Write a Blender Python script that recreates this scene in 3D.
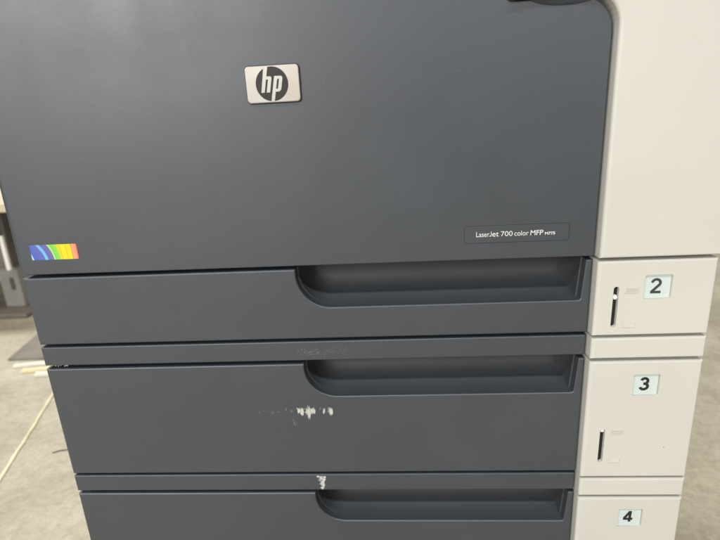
import bpy, bmesh, math, random
from mathutils import Vector, Matrix
random.seed(7)
R = math.radians
scene = bpy.context.scene
for o in list(bpy.data.objects):
    bpy.data.objects.remove(o)
COL = scene.collection

# ------------------------------------------------------------------ camera
cam_d = bpy.data.cameras.new('camera')
cam = bpy.data.objects.new('camera', cam_d)
COL.objects.link(cam)
cam.location = (0.33664, -0.42343, 0.12429)
cam.rotation_euler = (R(73.377), R(2.960), R(3.252))
cam_d.sensor_width = 36.0
cam_d.lens = 25.447
cam_d.clip_start = 0.01
cam_d.clip_end = 200.0
cam_d.dof.use_dof = True
cam_d.dof.focus_distance = 0.45
cam_d.dof.aperture_fstop = 8.0
scene.camera = cam

# ------------------------------------------------------------------ light of the hall
world = bpy.data.worlds.new('World')
scene.world = world
world.use_nodes = True
bg = world.node_tree.nodes['Background']
bg.inputs['Color'].default_value = (1.0, 0.98, 0.94, 1)
bg.inputs['Strength'].default_value = 0.04

def area(name, loc, target, sx, sy, power, col):
    d = bpy.data.lights.new(name, 'AREA')
    d.shape = 'RECTANGLE'
    d.size, d.size_y = sx, sy
    d.energy = power
    d.color = col
    o = bpy.data.objects.new(name, d)
    COL.objects.link(o)
    o.location = loc
    o.rotation_euler = (Vector(target) - Vector(loc)).to_track_quat('-Z', 'Y').to_euler()
    return o
WHITE = (1.0, 0.985, 0.965)
# a big open loading door behind the photographer, an added fill panel to its right with no known opening, ceiling lamps
area('loading_door_light', (-2.6, -6.0, 2.2), (0.2, 0, 2.2), 2.6, 2.6, 250, WHITE)
area('window_light', (-4.8, -5.0, 2.2), (0.2, 0, 2.2), 2.6, 2.6, 90, WHITE)
area('right_fill_light', (2.4, -6.0, 2.2), (0.2, 0, 2.2), 2.6, 2.6, 70, WHITE)
area('ceiling_lamp', (-2.2, 2.2, 3.4), (-2.2, 2.2, 0), 2.4, 0.5, 176, WHITE)
area('ceiling_lamp', (1.6, 2.2, 3.4), (1.6, 2.2, 0), 2.4, 0.5, 88, WHITE)
area('ceiling_lamp', (-0.1, -2.2, 3.2), (-0.1, -2.2, 0), 5.0, 0.30, 158, WHITE)

vs = scene.view_settings
vs.view_transform = 'Standard'
vs.look = 'None'
vs.exposure = 0.0
vs.gamma = 1.0
vs.use_curve_mapping = False

# ------------------------------------------------------------------ materials
def new_mat(name):
    m = bpy.data.materials.new(name)
    m.use_nodes = True
    nt = m.node_tree
    return m, nt, nt.nodes['Principled BSDF']

def plastic(name, col, rough=0.45, var=0.06, bump=0.10, grain=1400.0, spec=0.5, smudge=0.08, speck=0.0, speckcol=(0.45, 0.44, 0.42, 1)):
    m, nt, b = new_mat(name)
    N, L = nt.nodes, nt.links
    tc = N.new('ShaderNodeTexCoord')
    n1 = N.new('ShaderNodeTexNoise'); n1.inputs['Scale'].default_value = 9.0; n1.inputs['Detail'].default_value = 6.0
    L.new(tc.outputs['Object'], n1.inputs['Vector'])
    mr = N.new('ShaderNodeMapRange')
    mr.inputs['From Min'].default_value = 0.3; mr.inputs['From Max'].default_value = 0.7
    mr.inputs['To Min'].default_value = 1.0 - var; mr.inputs['To Max'].default_value = 1.0 + var
    L.new(n1.outputs['Fac'], mr.inputs['Value'])
    mul = N.new('ShaderNodeVectorMath'); mul.operation = 'SCALE'
    mul.inputs[0].default_value = col
    L.new(mr.outputs['Result'], mul.inputs['Scale'])
    out = mul.outputs['Vector']
    if speck > 0:
        vo = N.new('ShaderNodeTexNoise'); vo.inputs['Scale'].default_value = 420.0; vo.inputs['Detail'].default_value = 2.0
        L.new(tc.outputs['Object'], vo.inputs['Vector'])
        r2 = N.new('ShaderNodeMapRange')
        r2.inputs['From Min'].default_value = 0.735; r2.inputs['From Max'].default_value = 0.80
        r2.inputs['To Max'].default_value = speck
        L.new(vo.outputs['Fac'], r2.inputs['Value'])
        mx = N.new('ShaderNodeMixRGB')
        L.new(r2.outputs['Result'], mx.inputs['Fac'])
        L.new(out, mx.inputs['Color1'])
        mx.inputs['Color2'].default_value = speckcol
        out = mx.outputs['Color']
    L.new(out, b.inputs['Base Color'])
    # uneven polish: wiped streaks and finger grease
    n2 = N.new('ShaderNodeTexNoise'); n2.inputs['Scale'].default_value = 14.0; n2.inputs['Detail'].default_value = 8.0
    n2.inputs['Roughness'].default_value = 0.65
    L.new(tc.outputs['Object'], n2.inputs['Vector'])
    m3 = N.new('ShaderNodeMapRange')
    m3.inputs['From Min'].default_value = 0.25; m3.inputs['From Max'].default_value = 0.75
    m3.inputs['To Min'].default_value = rough - smudge; m3.inputs['To Max'].default_value = rough + smudge
    L.new(n2.outputs['Fac'], m3.inputs['Value'])
    L.new(m3.outputs['Result'], b.inputs['Roughness'])
    b.inputs['Specular IOR Level'].default_value = spec
    if bump > 0:
        n4 = N.new('ShaderNodeTexNoise'); n4.inputs['Scale'].default_value = grain; n4.inputs['Detail'].default_value = 2.0
        L.new(tc.outputs['Object'], n4.inputs['Vector'])
        bp = N.new('ShaderNodeBump'); bp.inputs['Strength'].default_value = bump; bp.inputs['Distance'].default_value = 0.0004
        L.new(n4.outputs['Fac'], bp.inputs['Height'])
        L.new(bp.outputs['Normal'], b.inputs['Normal'])
    return m

M = {}
M['grey'] = plastic('charcoal_plastic', (0.0385, 0.0470, 0.0600), 0.43, 0.07, 0.16, 1700, 0.95, 0.06, 0.10)
M['pocket'] = plastic('charcoal_pocket_plastic', (0.050, 0.056, 0.063), 0.50, 0.05, 0.2, 1500, 0.4, 0.06)
M['white'] = plastic('cream_plastic', (0.612, 0.601, 0.545), 0.45, 0.03, 0.06, 1200, 0.4, 0.05)
M['dark'] = plastic('black_chassis', (0.012, 0.012, 0.013), 0.6, 0.1, 0.0)
M['label'] = plastic('pale_mint_label', (0.60, 0.685, 0.655), 0.35, 0.02, 0.0)
M['ink'] = plastic('black_ink', (0.015, 0.017, 0.018), 0.5, 0.05, 0.0)
M['ink2'] = plastic('grey_ink', (0.045, 0.052, 0.05), 0.5, 0.05, 0.0)
M['print'] = plastic('white_print', (0.72, 0.72, 0.70), 0.5, 0.03, 0.0)
M['pin'] = plastic('white_pin', (0.85, 0.84, 0.80), 0.35, 0.02, 0.0)
M['disc'] = plastic('dark_emblem', (0.020, 0.017, 0.015), 0.55, 0.1, 0.0)
M['scuff'] = plastic('white_paint_scuff', (0.66, 0.65, 0.60), 0.75, 0.25, 0.3, 700)
M['scuff_dim'] = plastic('dull_scuff', (0.24, 0.245, 0.245), 0.7, 0.35, 0.3, 700)
M['dust'] = plastic('lint', (0.6, 0.58, 0.54), 0.9, 0.2, 0.0)
M['rubber'] = plastic('black_rubber', (0.02, 0.02, 0.02), 0.7, 0.1, 0.0)

def badge_mat():
    m, nt, b = new_mat('brushed_badge_metal')
    N, L = nt.nodes, nt.links
    tc = N.new('ShaderNodeTexCoord')
    n = N.new('ShaderNodeTexNoise'); n.inputs['Scale'].default_value = 60.0; n.inputs['Detail'].default_value = 3.0
    L.new(tc.outputs['Object'], n.inputs['Vector'])
    cr = N.new('ShaderNodeValToRGB')
    cr.color_ramp.elements[0].position = 0.3; cr.color_ramp.elements[0].color = (0.50, 0.44, 0.38, 1)
    cr.color_ramp.elements[1].position = 0.7; cr.color_ramp.elements[1].color = (0.50, 0.50, 0.47, 1)
    L.new(n.outputs['Fac'], cr.inputs['Fac'])
    L.new(cr.outputs['Color'], b.inputs['Base Color'])
    b.inputs['Metallic'].default_value = 0.6
    b.inputs['Roughness'].default_value = 0.42
    b.inputs['Anisotropic'].default_value = 0.5
    return m
M['badge'] = badge_mat()

def rainbow_mat(x0, x1, z0, z1):
    m, nt, b = new_mat('rainbow_foil_print')
    N, L = nt.nodes, nt.links
    tc = N.new('ShaderNodeTexCoord')
    sep = N.new('ShaderNodeSeparateXYZ'); L.new(tc.outputs['Object'], sep.inputs[0])
    u = N.new('ShaderNodeMapRange'); u.clamp = False
    u.inputs['From Min'].default_value = x0; u.inputs['From Max'].default_value = x1
    L.new(sep.outputs['X'], u.inputs['Value'])
    v = N.new('ShaderNodeMapRange'); v.clamp = False
    v.inputs['From Min'].default_value = z0; v.inputs['From Max'].default_value = z1
    L.new(sep.outputs['Z'], v.inputs['Value'])
    vv = N.new('ShaderNodeMath'); vv.operation = 'POWER'; L.new(v.outputs[0], vv.inputs[0]); vv.inputs[1].default_value = 1.6
    # slant fades towards the right hand end
    k = N.new('ShaderNodeMapRange'); k.inputs['From Min'].default_value = 0.2; k.inputs['From Max'].default_value = 0.75
    k.inputs['To Min'].default_value = 0.15; k.inputs['To Max'].default_value = 0.01
    L.new(u.outputs[0], k.inputs['Value'])
    sm = N.new('ShaderNodeMath'); sm.operation = 'MULTIPLY_ADD'
    L.new(vv.outputs[0], sm.inputs[0]); L.new(k.outputs[0], sm.inputs[1]); L.new(u.outputs[0], sm.inputs[2])
    cr = N.new('ShaderNodeValToRGB')
    el = cr.color_ramp.elements
    stops = [(0.0, (0.65, 0.78, 0.92)), (0.025, (0.60, 0.75, 0.92)), (0.05, (0.06, 0.13, 0.52)), (0.28, (0.14, 0.14, 0.46)),
             (0.29, (0.14, 0.50, 0.80)), (0.335, (0.15, 0.52, 0.80)), (0.36, (0.13, 0.13, 0.42)), (0.47, (0.15, 0.16, 0.38)),
             (0.485, (0.60, 0.85, 0.30)), (0.51, (0.18, 0.62, 0.10)), (0.60, (0.28, 0.66, 0.08)),
             (0.615, (0.62, 0.55, 0.03)), (0.64, (0.80, 0.68, 0.02)), (0.665, (0.55, 0.48, 0.03)), (0.68, (0.80, 0.70, 0.02)),
             (0.76, (0.80, 0.66, 0.02)), (0.775, (0.60, 0.48, 0.02)), (0.79, (0.80, 0.66, 0.02)), (0.87, (0.80, 0.64, 0.02)), (0.885, (0.65, 0.28, 0.05)), (0.905, (0.82, 0.36, 0.20)), (0.97, (0.80, 0.30, 0.18)), (0.995, (0.75, 0.15, 0.15))]
    el[0].position, el[0].color = stops[0][0], stops[0][1] + (1,)
    el[1].position, el[1].color = stops[-1][0], stops[-1][1] + (1,)
    for p, c in stops[1:-1]:
        e = el.new(p); e.color = c + (1,)
    L.new(sm.outputs[0], cr.inputs['Fac'])
    L.new(cr.outputs['Color'], b.inputs['Base Color'])
    b.inputs['Roughness'].default_value = 0.3
    return m

def floor_mat():
    m, nt, b = new_mat('dusty_concrete')
    N, L = nt.nodes, nt.links
    tc = N.new('ShaderNodeTexCoord')
    def noise(s, d, r=0.6, dist=0.0):
        n = N.new('ShaderNodeTexNoise'); n.inputs['Scale'].default_value = s; n.inputs['Detail'].default_value = d
        n.inputs['Roughness'].default_value = r; n.inputs['Distortion'].default_value = dist
        L.new(tc.outputs['Object'], n.inputs['Vector']); return n
    a = noise(2.6, 9, 0.68, 0.4)
    cr = N.new('ShaderNodeValToRGB')
    e = cr.color_ramp.elements
    e[0].position, e[0].color = 0.30, (0.31, 0.275, 0.20, 1)
    e[1].position, e[1].color = 0.66, (0.51, 0.467, 0.362, 1)
    x = e.new(0.48); x.color = (0.405, 0.362, 0.268, 1)
    L.new(a.outputs['Fac'], cr.inputs['Fac'])
    c = noise(75, 8, 0.75)
    r = N.new('ShaderNodeMapRange'); r.inputs['From Min'].default_value = 0.35; r.inputs['From Max'].default_value = 0.65
    r.inputs['To Min'].default_value = 0.80; r.inputs['To Max'].default_value = 1.13
    L.new(c.outputs['Fac'], r.inputs['Value'])
    sc = N.new('ShaderNodeVectorMath'); sc.operation = 'SCALE'
    L.new(cr.outputs['Color'], sc.inputs[0]); L.new(r.outputs[0], sc.inputs['Scale'])
    g = noise(330, 3, 0.6)
    gr = N.new('ShaderNodeMapRange'); gr.inputs['From Min'].default_value = 0.60; gr.inputs['From Max'].default_value = 0.72
    gr.inputs['To Min'].default_value = 1.0; gr.inputs['To Max'].default_value = 0.62
    L.new(g.outputs['Fac'], gr.inputs['Value'])
    s2 = N.new('ShaderNodeVectorMath'); s2.operation = 'SCALE'
    L.new(sc.outputs['Vector'], s2.inputs[0]); L.new(gr.outputs[0], s2.inputs['Scale'])
    L.new(s2.outputs['Vector'], b.inputs['Base Color'])
    rr = N.new('ShaderNodeMapRange'); rr.inputs['To Min'].default_value = 0.55; rr.inputs['To Max'].default_value = 0.9
    L.new(a.outputs['Fac'], rr.inputs['Value']); L.new(rr.outputs[0], b.inputs['Roughness'])
    f = noise(160, 4)
    bp = N.new('ShaderNodeBump'); bp.inputs['Strength'].default_value = 0.25; bp.inputs['Distance'].default_value = 0.004
    L.new(f.outputs['Fac'], bp.inputs['Height']); L.new(bp.outputs['Normal'], b.inputs['Normal'])
    return m
M['floor'] = floor_mat()

# ------------------------------------------------------------------ helpers
def link(name, bm, mat, parent=None, smooth=None):
    me = bpy.data.meshes.new(name)
    bmesh.ops.recalc_face_normals(bm, faces=bm.faces)
    bm.to_mesh(me); bm.free()
    if mat: me.materials.append(mat)
    if smooth is not None:
        me.polygons.foreach_set('use_smooth', [True] * len(me.polygons))
        me.set_sharp_from_angle(angle=R(smooth))
    o = bpy.data.objects.new(name, me)
    COL.objects.link(o)
    if parent: o.parent = parent
    return o

def thing(name, label, cat, loc=(0, 0, 0), group=None):
    o = bpy.data.objects.new(name, None)
    COL.objects.link(o)
    o.location = loc
    o.empty_display_size = 0.05
    o['label'] = label; o['category'] = cat
    if group: o['group'] = group
    return o

def round_poly(pts, seg=8):
    """pts: (x, z, r) counter-clockwise seen from the front; returns outline with rounded corners."""
    out = []
    n = len(pts)
    for i in range(n):
        p = Vector(pts[i][:2]); r = pts[i][2] if len(pts[i]) > 2 else 0
        if r <= 0:
            out.append((p.x, p.y)); continue
        a = (Vector(pts[i - 1][:2]) - p).normalized(); b = (Vector(pts[(i + 1) % n][:2]) - p).normalized()
        half = math.acos(max(-1, min(1, a.dot(b)))) / 2
        t = r / math.tan(half)
        p0 = p + a * t; p1 = p + b * t
        c = p + (a + b).normalized() * (r / math.sin(half))
        a0 = math.atan2(p0.y - c.y, p0.x - c.x); a1 = math.atan2(p1.y - c.y, p1.x - c.x)
        d = (a1 - a0 + math.pi) % (2 * math.pi) - math.pi
        for k in range(seg + 1):
            an = a0 + d * k / seg
            out.append((c.x + r * math.cos(an), c.y + r * math.sin(an)))
    return out

def offset(poly, w):
    """inward offset; w = number or function(edge midpoint, inward normal) -> number"""
    n = len(poly); res = []
    E = []
    for i in range(n):
        p = Vector(poly[i]); q = Vector(poly[(i + 1) % n])
        d = (q - p).normalized(); nn = Vector((-d.y, d.x))
        E.append((p, d, nn, w(((p + q) / 2), nn) if callable(w) else w))
    for i in range(n):
        p, d1, n1, w1 = E[i - 1]; p2, d2, n2, w2 = E[i]
        P = Vector(poly[i])
        cr = d1.x * d2.y - d1.y * d2.x
        if abs(cr) < 0.5 and d1.dot(d2) > 0:
            nm = (n1 + n2).normalized()
            res.append(tuple(P + nm * ((w1 + w2) / 2 / max(0.8, nm.dot(n1)))))
        else:
            A = P + n1 * w1; B = P + n2 * w2
            t = ((B.x - A.x) * d2.y - (B.y - A.y) * d2.x) / cr
            res.append(tuple(A + d1 * t))
    return res

def plate_bm(outline, yf, yb, w=0.0013, r=None, seg=4):
    if r is None: r = w if not callable(w) else 0.0013
    bm = bmesh.new()
    loops = []
    if seg > 0:
        for k in range(seg + 1):
            a = math.pi / 2 * k / seg
            f = 1 - math.sin(a)
            ww = (lambda m, n, f=f: w(m, n) * f) if callable(w) else w * f
            loops.append([(x, yf + r * (1 - math.cos(a)), z) for x, z in offset(outline, ww)])
    else:
        loops.append([(x, yf, z) for x, z in outline])
    loops.append([(x, yb, z) for x, z in outline])
    V = [[bm.verts.new(c) for c in lp] for lp in loops]
    n = len(outline)
    bm.faces.new(V[0])
    for a, b in zip(V[:-1], V[1:]):
        for i in range(n):
            j = (i + 1) % n
            bm.faces.new((a[i], b[i], b[j], a[j]))
    bm.faces.new(list(reversed(V[-1])))
    return bm

def rect(x0, x1, z0, z1, r=0.0, seg=5):
    return round_poly([(x0, z0, r), (x1, z0, r), (x1, z1, r), (x0, z1, r)], seg)

def box_bm(x0, x1, y0, y1, z0, z1, bev=0.0):
    bm = bmesh.new()
    bmesh.ops.create_cube(bm, size=1.0)
    for v in bm.verts:
        v.co = ((x0 + x1) / 2 + v.co.x * (x1 - x0), (y0 + y1) / 2 + v.co.y * (y1 - y0), (z0 + z1) / 2 + v.co.z * (z1 - z0))
    if bev > 0:
        bmesh.ops.bevel(bm, geom=bm.edges[:], offset=bev, segments=3, affect='EDGES', profile=0.5)
    return bm

def carve(o, cutters):
    """subtract cutter bmeshes from object o and bake the result"""
    tmp = []
    for c in cutters:
        t = link('cutter', c, None)
        tmp.append(t)
        md = o.modifiers.new('cut', 'BOOLEAN')
        md.operation = 'DIFFERENCE'; md.solver = 'EXACT'; md.object = t
    dg = bpy.context.evaluated_depsgraph_get()
    me = bpy.data.meshes.new_from_object(o.evaluated_get(dg))
    o.modifiers.clear()
    me.name = o.name
    o.data = me
    for t in tmp:
        bpy.data.objects.remove(t)

def ribbon(bm, pts, w, y, th=0.00012, closed=False):
    """flat stroke of width w along pts (x, z), th thick, facing -y"""
    n = len(pts); Lr = []
    for i in range(n):
        p = Vector(pts[i])
        d1 = (p - Vector(pts[i - 1])).normalized() if i > 0 else None
        d2 = (Vector(pts[i + 1]) - p).normalized() if i < n - 1 else None
        if d1 is None: d1 = d2
        if d2 is None: d2 = d1
        t = (d1 + d2).normalized(); nn = Vector((-t.y, t.x))
        s = w / 2 / max(0.45, nn.dot(Vector((-d1.y, d1.x))))
        Lr.append((p + nn * s, p - nn * s))
    f = [[bm.verts.new((q.x, y, q.y)) for q in pr] for pr in Lr]
    b = [[bm.verts.new((q.x, y + th, q.y)) for q in pr] for pr in Lr]
    for i in range(n - 1):
        bm.faces.new((f[i][0], f[i][1], f[i + 1][1], f[i + 1][0]))
        bm.faces.new((f[i][0], f[i + 1][0], b[i + 1][0], b[i][0]))
        bm.faces.new((f[i][1], b[i][1], b[i + 1][1], f[i + 1][1]))
    bm.faces.new((f[0][0], b[0][0], b[0][1], f[0][1]))
    bm.faces.new((f[-1][0], f[-1][1], b[-1][1], b[-1][0]))

def arc(cx, cz, rx, rz, a0, a1, n=14):
    return [(cx + rx * math.cos(R(a0 + (a1 - a0) * k / n)), cz + rz * math.sin(R(a0 + (a1 - a0) * k / n))) for k in range(n + 1)]

def digit_bm(ch, x, z, h, y, shear, w):
    """digit strokes with lower centre at x, z and height h"""
    S = []
    if ch == '2':
        S.append(arc(0, 0.70, 0.255, 0.24, 175, -28) + [(-0.27, 0.075)])
        S.append([(-0.33, 0.065), (0.33, 0.065)])
    elif ch == '3':
        S.append(arc(0, 0.715, 0.225, 0.215, 165, -80) + [(-0.06, 0.50)])
        S.append([(-0.06, 0.515)] + arc(0, 0.285, 0.26, 0.225, 85, -165))
    elif ch == '4':
        S.append([(0.12, 0.0), (0.12, 1.0)])
        S.append([(0.10, 0.96), (-0.30, 0.30)])
        S.append([(-0.36, 0.27), (0.34, 0.27)])
    elif ch == '5':
        S.append([(0.28, 0.93), (-0.16, 0.93), (-0.22, 0.50)] + arc(0, 0.33, 0.27, 0.27, 125, -160))
    bm = bmesh.new()
    for i, s in enumerate(S):
        ribbon(bm, [(x + (px + shear * (pz - 0.5)) * h, z + pz * h) for px, pz in s], w * h, y - 0.00002 * i)
    return bm

def text_mesh(name, body, mat, parent, x0, x1, zb, cap, y, shear=0.0, bold=0.0):
    cu = bpy.data.curves.new(name, 'FONT')
    cu.body = body; cu.size = 1.0; cu.shear = shear; cu.offset = bold
    t = bpy.data.objects.new(name, cu); COL.objects.link(t)
    dg = bpy.context.evaluated_depsgraph_get()
    me = bpy.data.meshes.new_from_object(t.evaluated_get(dg))
    bpy.data.objects.remove(t)
    xs = [v.co.x for v in me.vertices]; ys = [v.co.y for v in me.vertices]
    sx = (x1 - x0) / (max(xs) - min(xs)); sz = cap / max(ys)
    mx = min(xs)
    for v in me.vertices:
        v.co = (x0 + (v.co.x - mx) * sx, y, zb + v.co.y * sz)
    me.materials.clear(); me.materials.append(mat)
    me.name = name
    o = bpy.data.objects.new(name, me); COL.objects.link(o); o.parent = parent
    return o

# ------------------------------------------------------------------ setting: the floor
FZ = -0.62
bm = bmesh.new()
bmesh.ops.create_grid(bm, x_segments=24, y_segments=24, size=20)
for v in bm.verts: v.co.z = FZ
fl = link('floor', bm, M['floor'])
fl['kind'] = 'structure'

# ------------------------------------------------------------------ the printer
printer = thing('office_printer', 'large charcoal and cream office laser printer with stacked numbered paper drawers', 'printer', (0.3, 0.3, FZ))
PX, PY, PZ = printer.location
printer_parts = []
class P:      # parts are modelled in place, then parented with the empty's location taken out
    pass
def part(o, label=None):
    o.parent = printer
    o.matrix_parent_inverse = Matrix.Translation((-PX, -PY, -PZ))
    if label: o['label'] = label
    return o
def sub(o, par, label=None):
    o.parent = par
    if label: o['label'] = label
    return o

XR, WL, WR, WF = 0.5030, 0.5077, 0.600, -0.0086
DEPTH = 0.56

# body shells behind the fronts
part(link('feeder_chassis', box_bm(0.004, 0.597, 0.046, DEPTH - 0.02, -0.560, -0.0705, 0.002), M['dark']))
part(link('feeder_shell', box_bm(0.0015, 0.5985, 0.075, DEPTH, -0.565, -0.0698, 0.006), M['white']))
part(link('printer_chassis', box_bm(0.004, 0.597, 0.046, DEPTH - 0.02, -0.0675, 0.395, 0.002), M['dark']))
part(link('printer_shell', box_bm(-0.0022, 0.6050, 0.075, DEPTH, -0.0670, 0.41, 0.008), M['white']))
part(link('base_skirt', box_bm(0.006, 0.594, 0.02, DEPTH - 0.01, -0.592, -0.567, 0.004), M['grey']))
for cx, cy in ((0.06, 0.08), (0.54, 0.08), (0.06, 0.48), (0.54, 0.48)):
    b = bmesh.new()
    bmesh.ops.create_cone(b, cap_ends=True, segments=24, radius1=0.017, radius2=0.017, depth=0.022, matrix=Matrix.Translation((cx, cy, FZ + 0.017)) @ Matrix.Rotation(R(90), 4, 'Y'))
    part(link('caster_wheel', b, M['rubber'], smooth=40))
    part(link('caster_fork', box_bm(cx - 0.016, cx + 0.016, cy - 0.008, cy + 0.014, FZ + 0.02, -0.590, 0.002), M['dark']))

# --- front cover
def cover_w(m, n):
    if n.x > 0.9 and m.x < 0.05: return 0.0050
    return 0.0014
cov_out = round_poly([(-0.0030, 0.0029, 0.0060), (0.5036, 0.0029, 0), (0.5036, 0.2014, 0.024), (0.4258, 0.2014, 0.003),
                      (0.4258, 0.3000, 0.012), (-0.0030, 0.3000, 0.02)], 10)
cover = part(link('front_cover', plate_bm(cov_out, -0.0008, 0.040, cover_w, 0.003, 6), M['grey']))
sc_bm = bmesh.new()
bmesh.ops.create_uvsphere(sc_bm, u_segments=48, v_segments=32, radius=1.0)
for v in sc_bm.verts: v.co = (0.4675 + v.co.x * 0.030, -0.0020 + v.co.y * 0.0060, 0.2052 + v.co.z * 0.0095)
carve(cover, [sc_bm, plate_bm(rect(0.3953, 0.4818, 0.0178, 0.0330, 0.0022), -0.01, -0.0002, seg=0)])
mp = sub(link('model_plate', plate_bm(rect(0.39565, 0.48145, 0.01815, 0.03265, 0.0020), -0.00055, -0.0001, 0.0001, seg=1), M['grey']), cover)
def tx(px): return 0.4054 + (px - 115) / (502 - 115) * (0.4606 - 0.4054)
yt = -0.0007
for i, (body, a, b_, sh, bo, cap) in enumerate((('Laser', 115, 191, 0, 0.004, 0.0042), ('et', 208, 246, 0, 0.004, 0.0036), ('700', 258, 326, 0, 0.0, 0.0042), ('color', 336, 418, 0, 0.0, 0.0042),
                                ('MFP', 428, 502, 0.06, 0.010, 0.0042), ('M775', 511, 570, 0.0, 0.028, 0.0023))):
    sub(text_mesh('model_lettering', body, M['print'], None, tx(a), tx(b_), 0.02335, cap, yt, sh, bo), cover)

jb = bmesh.new()
jx = tx(202)
ribbon(jb, [(jx, 0.02335 + 0.0042), (jx, 0.02335 + 0.0012)] + arc(jx - 0.00085, 0.02335 + 0.0011, 0.00085, 0.0008, 0, -150, 8), 0.00052, yt, 0.00005)
sub(link('model_lettering', jb, M['print']), cover)

# rainbow sticker
st = link('rainbow_sticker', plate_bm(rect(0.0123, 0.0560, 0.0172, 0.0310, 0.0012), -0.00105, -0.0007, 0.0001, seg=1), rainbow_mat(0.0123, 0.0560, 0.0172, 0.0310))
sub(st, cover, 'rainbow foil sticker in bands from blue to yellow and pink')

# badge
badge = part(link('badge', plate_bm(rect(0.2242, 0.2668, 0.1396, 0.1672, 0.0030, 8), -0.0034, -0.0006, 0.0007, 0.0006, 3), M['badge']), 'raised brushed metal badge with slanted letters hp in a dark disc')
sub(link('badge_shadow_line', plate_bm(rect(0.2236, 0.2674, 0.1390, 0.1678, 0.0034, 8), -0.0014, -0.0005, 0.0002, 0.0002, 1), M['disc']), badge)  # dark plate that paints the shadow outline around the badge
DX, DZ, DR = 0.2450, 0.1535, 0.0129
sub(link('emblem_disc', plate_bm([(DX + DR * math.cos(2 * math.pi * k / 64), DZ + DR * math.sin(2 * math.pi * k / 64)) for k in range(64)], -0.00352, -0.0030, seg=0), M['disc']), badge)
def sl(pts): return [(DX + (x + 0.21 * z) * DR, DZ + z * DR) for x, z in pts]
def letter(name, polys):
    bm = bmesh.new()
    for k, pl in enumerate(polys):
        t = plate_bm(sl(pl), -0.00366 - 0.00001 * k, -0.0032, seg=0)
        me = bpy.data.meshes.new('t'); t.to_mesh(me); t.free(); bm.from_mesh(me); bpy.data.meshes.remove(me)
    sub(link(name, bm, M['badge']), badge)
letter('emblem_letter', [[(-0.60, -0.48), (-0.395, -0.48), (-0.395, 1.02), (-0.64, 1.02)],
                         [(-0.27, -0.48), (-0.06, -0.48), (-0.06, 0.28), (-0.08, 0.38), (-0.15, 0.44), (-0.40, 0.44), (-0.40, 0.27), (-0.27, 0.27)]])
letter('emblem_letter', [[(0.085, -1.02), (0.29, -1.02), (0.29, 0.44), (0.085, 0.44)],
                         [(0.285, -0.46), (0.50, -0.46), (0.58, -0.40), (0.615, -0.30), (0.615, 0.28), (0.58, 0.38), (0.50, 0.44), (0.285, 0.44), (0.285, 0.27), (0.41, 0.27), (0.41, -0.29), (0.285, -0.29)]])

# --- cream frame to the right of and above the cover
def frame_w(m, n):
    return 0.0028 if (n.x > 0.2 and m.x > 0.49) else 0.0016
fr_out = round_poly([(0.5053, 0.0030, 0), (0.6040, 0.0030, 0), (0.6055, 0.4200, 0.01), (-0.0035, 0.4200, 0.01), (-0.0035, 0.3030, 0),
                     (0.4282, 0.3030, 0.004), (0.4282, 0.2024, 0.002), (0.4378, 0.2024, 0.002), (0.4378, 0.2048, 0), (0.5053, 0.2048, 0.026)], 10)
part(link('front_frame', plate_bm(fr_out, WF, 0.060, frame_w, 0.0028, 5), M['white']))

# --- drawers
def pocket_curve(zt, n=18):
    """open outline of the finger pocket from top left to top right (relative to drawer top zt)"""
    dz = 0.0360 if zt > -0.01 else 0.0340
    pts = [(0.2490, zt + 0.0006)]
    pts += [(0.2490, zt - 0.004)]
    cx, cz, rx, rz = 0.2790, zt - 0.0045, 0.0300, dz - 0.0045
    for k in range(1, n + 1):
        a = math.pi + (math.pi / 2) * k / n
        pts.append((cx + rx * math.cos(a), cz + rz * math.sin(a)))
    zb = zt - dz
    for k in range(1, 9): pts.append((0.279 + (0.4925 - 0.279) * k / 8, zb))
    pts.append((0.4943, zb + 0.0004)); pts.append((0.4950, zb + 0.0016))
    pts.append((0.4962, zt - 0.018)); pts.append((0.4975, zt + 0.0006))
    return pts

def XL(z): return -0.0026 + 0.0018 * min(1.0, max(0.0, -z / 0.235))

def drawer_front(zt, zb):
    pc = pocket_curve(zt)
    pc = [(x, min(z, zt)) for x, z in pc]
    out = [(XL(zb), zb), (XR, zb), (XR - 0.0003, zt)]
    out += list(reversed(pc))
    out += [(XL(zt), zt)]
    w = lambda m, n: 0.0026 if (n.x > 0.9 and m.x < 0.05) else 0.0015
    return plate_bm(out, 0.0, 0.038, w, 0.0016, 5)

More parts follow.
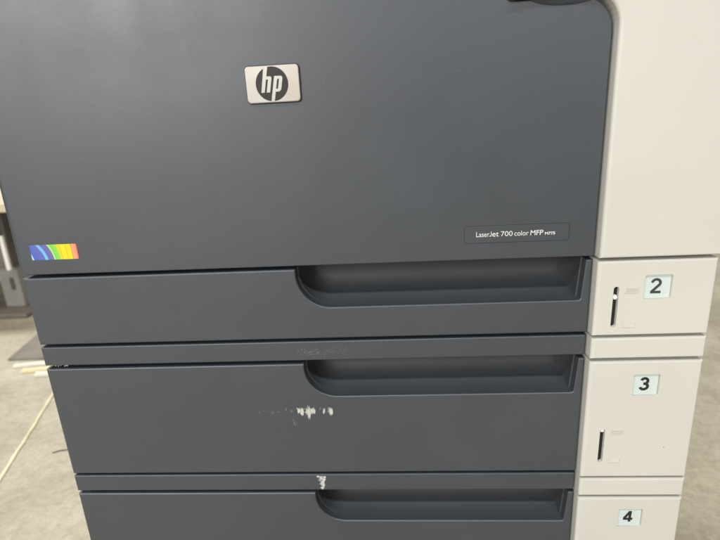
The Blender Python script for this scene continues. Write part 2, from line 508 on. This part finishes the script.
def pocket_bm(zt):
    pc = pocket_curve(zt)
    prof = [(0.0011, 0.00015), (0.004, 0.0003), (0.0085, 0.0005), (0.0090, 0.0006), (0.0135, 0.0012), (0.019, 0.0028), (0.024, 0.0050), (0.0285, 0.0080),
            (0.032, 0.0118), (0.0345, 0.0160), (0.0360, 0.0210), (0.0367, 0.0270), (0.0370, 0.0335)]
    def xin(y):                                 # how far the end walls have closed in at depth y
        return 0.0002 + (0.0011 if y > 0.0088 else 0.0) + 0.011 * max(0.0, (y - 0.014) / 0.023) ** 2
    bm = bmesh.new()
    rows = []
    for y, ins in prof:
        lp = []
        n = len(pc)
        for i in range(n):
            p = Vector(pc[i])
            d1 = (p - Vector(pc[i - 1])).normalized() if i > 0 else None
            d2 = (Vector(pc[i + 1]) - p).normalized() if i < n - 1 else None
            d1 = d1 or d2; d2 = d2 or d1
            t = (d1 + d2).normalized(); nn = Vector((-t.y, t.x))
            s = ins / max(0.5, nn.dot(Vector((-d1.y, d1.x))))
            k_ = 1.0 / max(0.5, nn.dot(Vector((-d1.y, d1.x))))
            q = Vector((p.x + nn.x * xin(y) * k_, p.y + nn.y * s))
            if i < 2 or i > n - 3: q.y = p.y if i in (0, n - 1) else q.y
            lp.append(bm.verts.new((q.x, y, min(q.y, zt + 0.0006))))
        rows.append(lp)
    for a, b in zip(rows[:-1], rows[1:]):
        for i in range(len(a) - 1):
            bm.faces.new((a[i], a[i + 1], b[i + 1], b[i]))
    # back wall: grid-free fan between last loop and its top
    last = rows[-1]
    bm.faces.new(last)
    return bm

def side_panel(zt, zb, num=None, slot_z=None, label=None):
    out = [(0.5043, zb), (WR, zb), (WR, zt), (0.5043, zt)]
    w = lambda m, n: 0.0034 if (n.x > 0.9 and m.x < 0.55) else (0.0022 if n.x < -0.9 else 0.0013)
    sp = part(link('side_panel', plate_bm(out, WF, 0.042, w, 0.0024, 5), M['white']), label)
    if num is None: return sp
    lx0, lx1, lz1 = 0.5431, 0.5655, zt - 0.0125
    lz0 = lz1 - 0.0214
    cuts = [plate_bm(rect(lx0, lx1, lz0, lz1, 0.0018), WF - 0.01, WF + 0.0024, seg=0)]
    sx, s1, s0 = 0.5208, slot_z[0], slot_z[1]
    cuts.append(plate_bm(rect(sx - 0.0022, sx + 0.0022, s0, s1, 0.00215, 6), WF - 0.01, WF + 0.011, seg=0))
    carve(sp, cuts)
    sub(link('slot_liner', plate_bm(rect(sx - 0.0021, sx + 0.0021, s0 + 0.0001, s1 - 0.0001, 0.0020, 6), WF + 0.0035, WF + 0.0105, seg=0), M['dark']), sp)
    iz = s1 - (0.0098 if num == '2' else 0.0022)
    sub(link('gauge_pin', plate_bm([(sx + 0.0019 * math.cos(2 * math.pi * k / 20), iz + 0.0021 * math.sin(2 * math.pi * k / 20)) for k in range(20)], WF + 0.0008, WF + 0.004, 0.0006, 0.0006, 3), M['pin']), sp)
    sub(link('number_label', plate_bm(rect(lx0 + 0.0002, lx1 - 0.0002, lz0 + 0.0002, lz1 - 0.0002, 0.0016), WF + 0.0020, WF + 0.0026, 0.0001, 0.0001, 1), M['label']), sp, 'pale mint number label reading ' + num)
    h = 0.0128 if num == '2' else 0.0124
    sub(link('number', digit_bm(num, (lx0 + lx1) / 2 - 0.0008, lz0 + (0.0214 - h) / 2 + 0.0004, h, WF + 0.00188, 0.0 if num == '2' else 0.045, 0.175 if num == '2' else 0.20), M['ink2' if num == '2' else 'ink']), sp)
    # moulded paper-level marks
    for zc, full in ((s1 - 0.0033, True), (s0 + 0.0022, False)):
        bm = bmesh.new()
        xa, xb, hh = 0.5285, 0.5385, 0.0021
        ribbon(bm, [(xa, zc + hh), (xa, zc - hh), (xb, zc - hh), (xb, zc + hh)], 0.0008, WF - 0.0006, 0.0008)
        if full:
            for k in range(3):
                zz = zc + hh - 0.0005 - k * 0.0011
                ribbon(bm, [(xa + 0.0012, zz), (xb - 0.0012, zz)], 0.0008, WF - 0.0006, 0.0008)
        sub(link('level_mark', bm, M['white']), sp)
    return sp

def strip_part(zt, zb, label=None):
    w = lambda m, n: 0.0022 if (n.x > 0.9 and m.x < 0.05) else 0.0011
    s = part(link('rail', plate_bm([(XL(zb), zb), (XR - 0.0006, zb), (XR - 0.0006, zt), (XL(zt), zt)], 0.0002, 0.038, w, 0.0012, 4), M['grey']), label)
    return s

Z2T, Z2B, S1T, S1B, Z3T, Z3B, S2T, S2B, Z4T = 0.0, -0.0662, -0.0691, -0.0881, -0.0917, -0.2108, -0.2135, -0.2320, -0.2354
PITCH = Z4T - Z3T
Z4B = Z3B + PITCH; S3T, S3B, Z5T = S2T + PITCH, S2B + PITCH, Z4T + PITCH
Z5B = Z4B + PITCH
fronts = []
for zt, zb, num in ((Z2T, Z2B, '2'), (Z3T, Z3B, '3'), (Z4T, Z4B, '4'), (Z5T, Z5B, '5')):
    d = part(link('drawer_front', drawer_front(zt, zb), M['grey']))
    sub(link('finger_pocket', pocket_bm(zt), M['pocket'], smooth=38), d)
    fronts.append(d)
    slot = (-0.0218, -0.0583) if num == '2' else (zt - 0.0670, zt - 0.1028)
    side_panel(zt + 0.0002, zb, num, slot)
rails = []
for zt, zb in ((S1T, S1B), (S2T, S2B), (S3T, S3B)):
    rails.append(strip_part(zt, zb)); side_panel(zt, zb)

# --- scuffs and lint
def blobs(name, specs, y, mat, par, label=None, rough=0.35, n=14):
    bm = bmesh.new()
    for (x, z, rx, rz) in specs:
        vs_ = []
        for k in range(n):
            a = 2 * math.pi * k / n
            f = 1 + random.uniform(-rough, rough)
            vs_.append(bm.verts.new((x + rx * f * math.cos(a), y, z + rz * f * math.sin(a))))
        c = bm.verts.new((x, y - 0.00004, z))
        for k in range(n): bm.faces.new((vs_[k], vs_[(k + 1) % n], c))
    return sub(link(name, bm, mat), par, label)
def px3(px, pz):           # position inside the close look at the scuff -> metres on the front
    return 0.2382 + (px - 275) / (450 - 275) * 0.0352, -0.1412 - (pz - 105) / 107.0 * 0.0222
U = 0.000204               # one pixel of that close look in metres
def streaks(clusters, to_m, n_per, wmin, wmax, lmin, lmax, lean=0.12):
    """thin slivers of scraped-off paint: denser and longer towards each cluster's middle"""
    out = []
    for (cx, cz, rx, rz) in clusters:
        for k in range(n_per):
            x = random.gauss(cx, rx * 0.5); z = random.gauss(cz, rz * 0.28)
            f = math.exp(-((x - cx) / rx) ** 2)
            X, Z = to_m(x, z)
            out.append((X, Z, random.uniform(wmin, wmax), random.uniform(lmin, lmax) * (0.35 + f) * rz / 20.0))
    return out
def slivers(name, specs, y, mat, par, label=None, lean=0.12):
    bm = bmesh.new()
    for q, (x, z, w, l) in enumerate(specs):
        yy = y - 0.0000004 * q
        pts = []
        for t in (-1, -0.55, 0, 0.5, 1):
            ww = w * (1 - abs(t)) ** 0.6 * random.uniform(0.6, 1.2)
            pts.append((x + lean * t * l + random.uniform(-w, w) * 0.4, z + t * l, ww))
        vl = [bm.verts.new((a - c, yy, b)) for a, b, c in pts]; vr = [bm.verts.new((a + c + 0.00002, yy, b)) for a, b, c in pts]
        for k in range(4): bm.faces.new((vl[k], vl[k + 1], vr[k + 1], vr[k]))
    return sub(link(name, bm, mat), par, label)
clus = [(285, 102, 8, 18), (300, 108, 8, 24), (326, 102, 10, 30), (333, 118, 6, 34), (347, 104, 9, 20), (358, 106, 6, 16), (405, 108, 5, 18), (435, 108, 8, 24), (442, 110, 5, 20)]
slivers('scuff_mark', streaks(clus, px3, 36, 0.00010, 0.00040, 0.0007, 0.0023), -0.00006, M['scuff'], fronts[1], 'white scraped paint marks')
faint = [(92, 110, 5, 4), (118, 100, 8, 3), (158, 113, 8, 7), (185, 108, 5, 5), (225, 95, 5, 9), (243, 99, 8, 7), (251, 106, 5, 9), (257, 165, 2, 14), (263, 178, 2, 8), (253, 152, 2, 8), (388, 92, 5, 14), (315, 106, 40, 26), (425, 106, 22, 22), (160, 106, 60, 8)]
slivers('scuff_mark', streaks(faint, px3, 11, 0.00005, 0.00016, 0.0008, 0.0020), -0.00002, M['scuff_dim'], fronts[1])
def px4(px, pz):
    return 0.2515 + (px - 375) / 55.0 * 0.0100, -0.2150 - (pz - 425) / 68.0 * 0.0165
clus = [(385, 428, 12, 6), (400, 436, 13, 14), (414, 445, 9, 16), (402, 458, 8, 20), (410, 470, 7, 16), (402, 484, 8, 12), (418, 432, 8, 8)]
sp_ = [q for q in streaks(clus, px4, 34, 0.00012, 0.00042, 0.0007, 0.0018) if q[1] - q[3] > -0.2316 and q[1] + q[3] < -0.2146]
slivers('scuff_mark', sp_, 0.00014, M['scuff'], rails[1], 'white scraped paint mark', 0.25)
sp_ = []
for k in range(210):
    t = random.random()
    x = 0.2440 + 0.046 * t; zc = -0.0785 + 0.0022 * math.sin(t * 7 + 2)
    sp_.append((x, random.gauss(zc, 0.0028), random.uniform(.00005, .00022), random.uniform(.0001, .0007)))
sp_ = [q for q in sp_ if -0.0865 < q[1] < -0.0715]
slivers('scuff_mark', sp_, 0.00016, M['scuff_dim'], rails[0], 'dull rubbed patch with fine scratches', 0.9)
# lint caught in the joints
def flecks(name, xs, z, y, par):
    sp = [(random.uniform(*xs), z + random.uniform(-0.0006, 0.0006), random.uniform(.0003, .0012), random.uniform(.0002, .0005)) for k in range(14)]
    return blobs(name, sp, y, M['dust'], par, None, 0.4, 7)
flecks('lint', (0.002, 0.022), -0.0901, 0.004, rails[0])
flecks('lint', (0.002, 0.010), -0.2340, 0.004, rails[1])
# nick on the cream drawer
blobs('nick', [(0.5765, -0.1790, 0.0004, 0.0005)], WF - 0.00006, M['ink2'], [o for o in printer.children if o.name.startswith('side_panel')][1], None, 0.3, 8)

# ------------------------------------------------------------------ things on the floor behind
M['sheet'] = plastic('grey_brown_board', (0.20, 0.18, 0.15), 0.7, 0.3, 0.3, 60, 0.3)
M['stick_w'] = plastic('pale_wood_strip', (0.74, 0.70, 0.60), 0.7, 0.12, 0.2, 90, 0.3)
M['stick_y'] = plastic('yellowish_wood_strip', (0.74, 0.66, 0.42), 0.7, 0.12, 0.2, 90, 0.3)
M['strap'] = plastic('tan_yellow_strap', (0.74, 0.66, 0.42), 0.6, 0.25, 0.3, 120, 0.4)
M['steel'] = plastic('grey_painted_steel', (0.24, 0.23, 0.21), 0.5, 0.12, 0.05, 60, 0.5)
M['steel_dark'] = plastic('dark_painted_steel', (0.07, 0.065, 0.06), 0.5, 0.15, 0.05, 60, 0.5)
M['foot'] = plastic('brown_grey_steel', (0.16, 0.14, 0.115), 0.6, 0.2, 0.1, 60, 0.4)
M['bench'] = plastic('cream_worktop', (0.66, 0.57, 0.40), 0.5, 0.05, 0.05, 60, 0.4)

# flat board
bm = bmesh.new()
A = Vector((-1.015, 1.106)); e1 = Vector((1, 0.02)).normalized(); e2 = Vector((-0.045, 0.222)).normalized()
q = [A, A + e1 * 0.62, A + e1 * 0.62 + e2 * 0.45, A + e2 * 0.45]
lo = [bm.verts.new((p.x, p.y, FZ + 0.0005)) for p in q]; hi = [bm.verts.new((p.x, p.y, FZ + 0.007)) for p in q]
bm.faces.new(hi); bm.faces.new(list(reversed(lo)))
for i in range(4): bm.faces.new((lo[i], lo[(i + 1) % 4], hi[(i + 1) % 4], hi[i]))
bmesh.ops.bevel(bm, geom=bm.edges[:], offset=0.001, segments=2, affect='EDGES')
o = link('board', bm, M['sheet'])
o['label'] = 'dark grey flat board on the floor with its pointed corner showing'; o['category'] = 'board'

def stick(x0, y0, x1, y1, w, h, mat, label):
    d = Vector((x1 - x0, y1 - y0)); L_ = d.length
    bm = box_bm(0, L_, -w / 2, w / 2, 0.0005, h, 0.0015)
    for v in bm.verts:
        v.co.y += 0.002 * math.sin(v.co.x * 9)
    o = link('wood_strip', bm, mat)
    o.location = (x0, y0, FZ); o.rotation_euler = (0, 0, math.atan2(d.y, d.x))
    o['label'] = label; o['category'] = 'wood strip'; o['group'] = 'pale strips lying on the floor'
stick(-0.955, 1.055, -0.55, 1.125, 0.018, 0.010, M['stick_w'], 'pale strip on the floor lying nearest the dark board')
stick(-0.897, 1.018, -0.55, 1.130 - 0.06, 0.020, 0.012, M['stick_y'], 'yellowish strip on the floor, middle of the three')
stick(-0.833, 0.990, -0.50, 1.030, 0.020, 0.012, M['stick_w'], 'shortest pale strip on the floor, farthest from the dark board')

# yellow strap
bm = bmesh.new()
P0 = Vector((-0.5741, 0.4974)); dr = Vector((-0.1115, 0.3443)).normalized(); nr = Vector((-dr.y, dr.x))
prev = None
for k in range(121):
    s = -0.9 + 1.9 * k / 120
    c = P0 + dr * s + nr * (0.0007 * math.sin(s * 23) + 0.0007 * math.sin(s * 71 + 1))
    hw = 0.0038 + 0.0006 * math.sin(s * 97)
    ring = []
    for j in range(8):
        a = 2 * math.pi * j / 8
        pp = c + nr * hw * math.cos(a)
        ring.append(bm.verts.new((pp.x, pp.y, FZ + 0.0023 + 0.0018 * math.sin(a))))
    if prev:
        for j in range(8): bm.faces.new((prev[j], prev[(j + 1) % 8], ring[(j + 1) % 8], ring[j]))
    else: bm.faces.new(ring)
    prev = ring
bm.faces.new(list(reversed(prev)))
o = link('cord', bm, M['strap'], smooth=60)
o['label'] = 'thin yellow cord running across the concrete floor'; o['category'] = 'cord'

# scrap of wire
bm = bmesh.new()
prev = None
for k in range(11):
    t = k / 10
    x = -0.512 + 0.034 * t; y = 0.592 + 0.016 * t + 0.002 * math.sin(t * 5)
    ring = [bm.verts.new((x, y + 0.0012 * math.cos(R(60 * j)), FZ + 0.0015 + 0.0012 * math.sin(R(60 * j)))) for j in range(6)]
    if prev:
        for j in range(6): bm.faces.new((prev[j], prev[(j + 1) % 6], ring[(j + 1) % 6], ring[j]))
    else: bm.faces.new(ring)
    prev = ring
bm.faces.new(list(reversed(prev)))
o = link('wire_scrap', bm, M['rubber'], smooth=60)
o['label'] = 'short dark scrap of wire on the floor beside the printer'; o['category'] = 'wire'

# workbench at the far left
BX, BY = -1.40, 1.66
bench = thing('workbench', 'low grey steel bench post with foot plate and cream top at the left edge', 'workbench', (BX, BY, FZ))
def bp(name, bm, mat): return link(name, bm, mat, bench)
bp('foot_plate', box_bm(-0.35, 0.165, -0.15, 0.13, 0.0005, 0.022, 0.008), M['foot'])
post = bp('post', box_bm(0.012, 0.100, -0.060, 0.030, 0.0225, 0.21, 0.004), M['steel'])
sb = plate_bm(round_poly([(0.058, 0.102, 0.008), (0.076, 0.102, 0.008), (0.076, 0.158, 0.008), (0.058, 0.158, 0.008)], 6), -0.0630, -0.0585, seg=0)
link('post_slot', sb, M['steel_dark'], post)
bp('column', box_bm(-0.24, 0.082, -0.085, 0.060, 0.2105, 0.31, 0.004), M['foot'])
bp('motor_box', box_bm(-0.40, 0.078, -0.120, 0.16, 0.3105, 0.462, 0.006), M['steel_dark'])
bp('conduit', box_bm(0.088, 0.105, -0.100, -0.084, 0.20, 0.35, 0.004), M['pin'])
bp('bracket', box_bm(0.080, 0.110, -0.0835, 0.030, 0.2105, 0.455, 0.003), M['steel_dark'])
bp('worktop', box_bm(-0.80, 0.25, -0.20, 0.45, 0.4625, 0.50, 0.006), M['bench'])
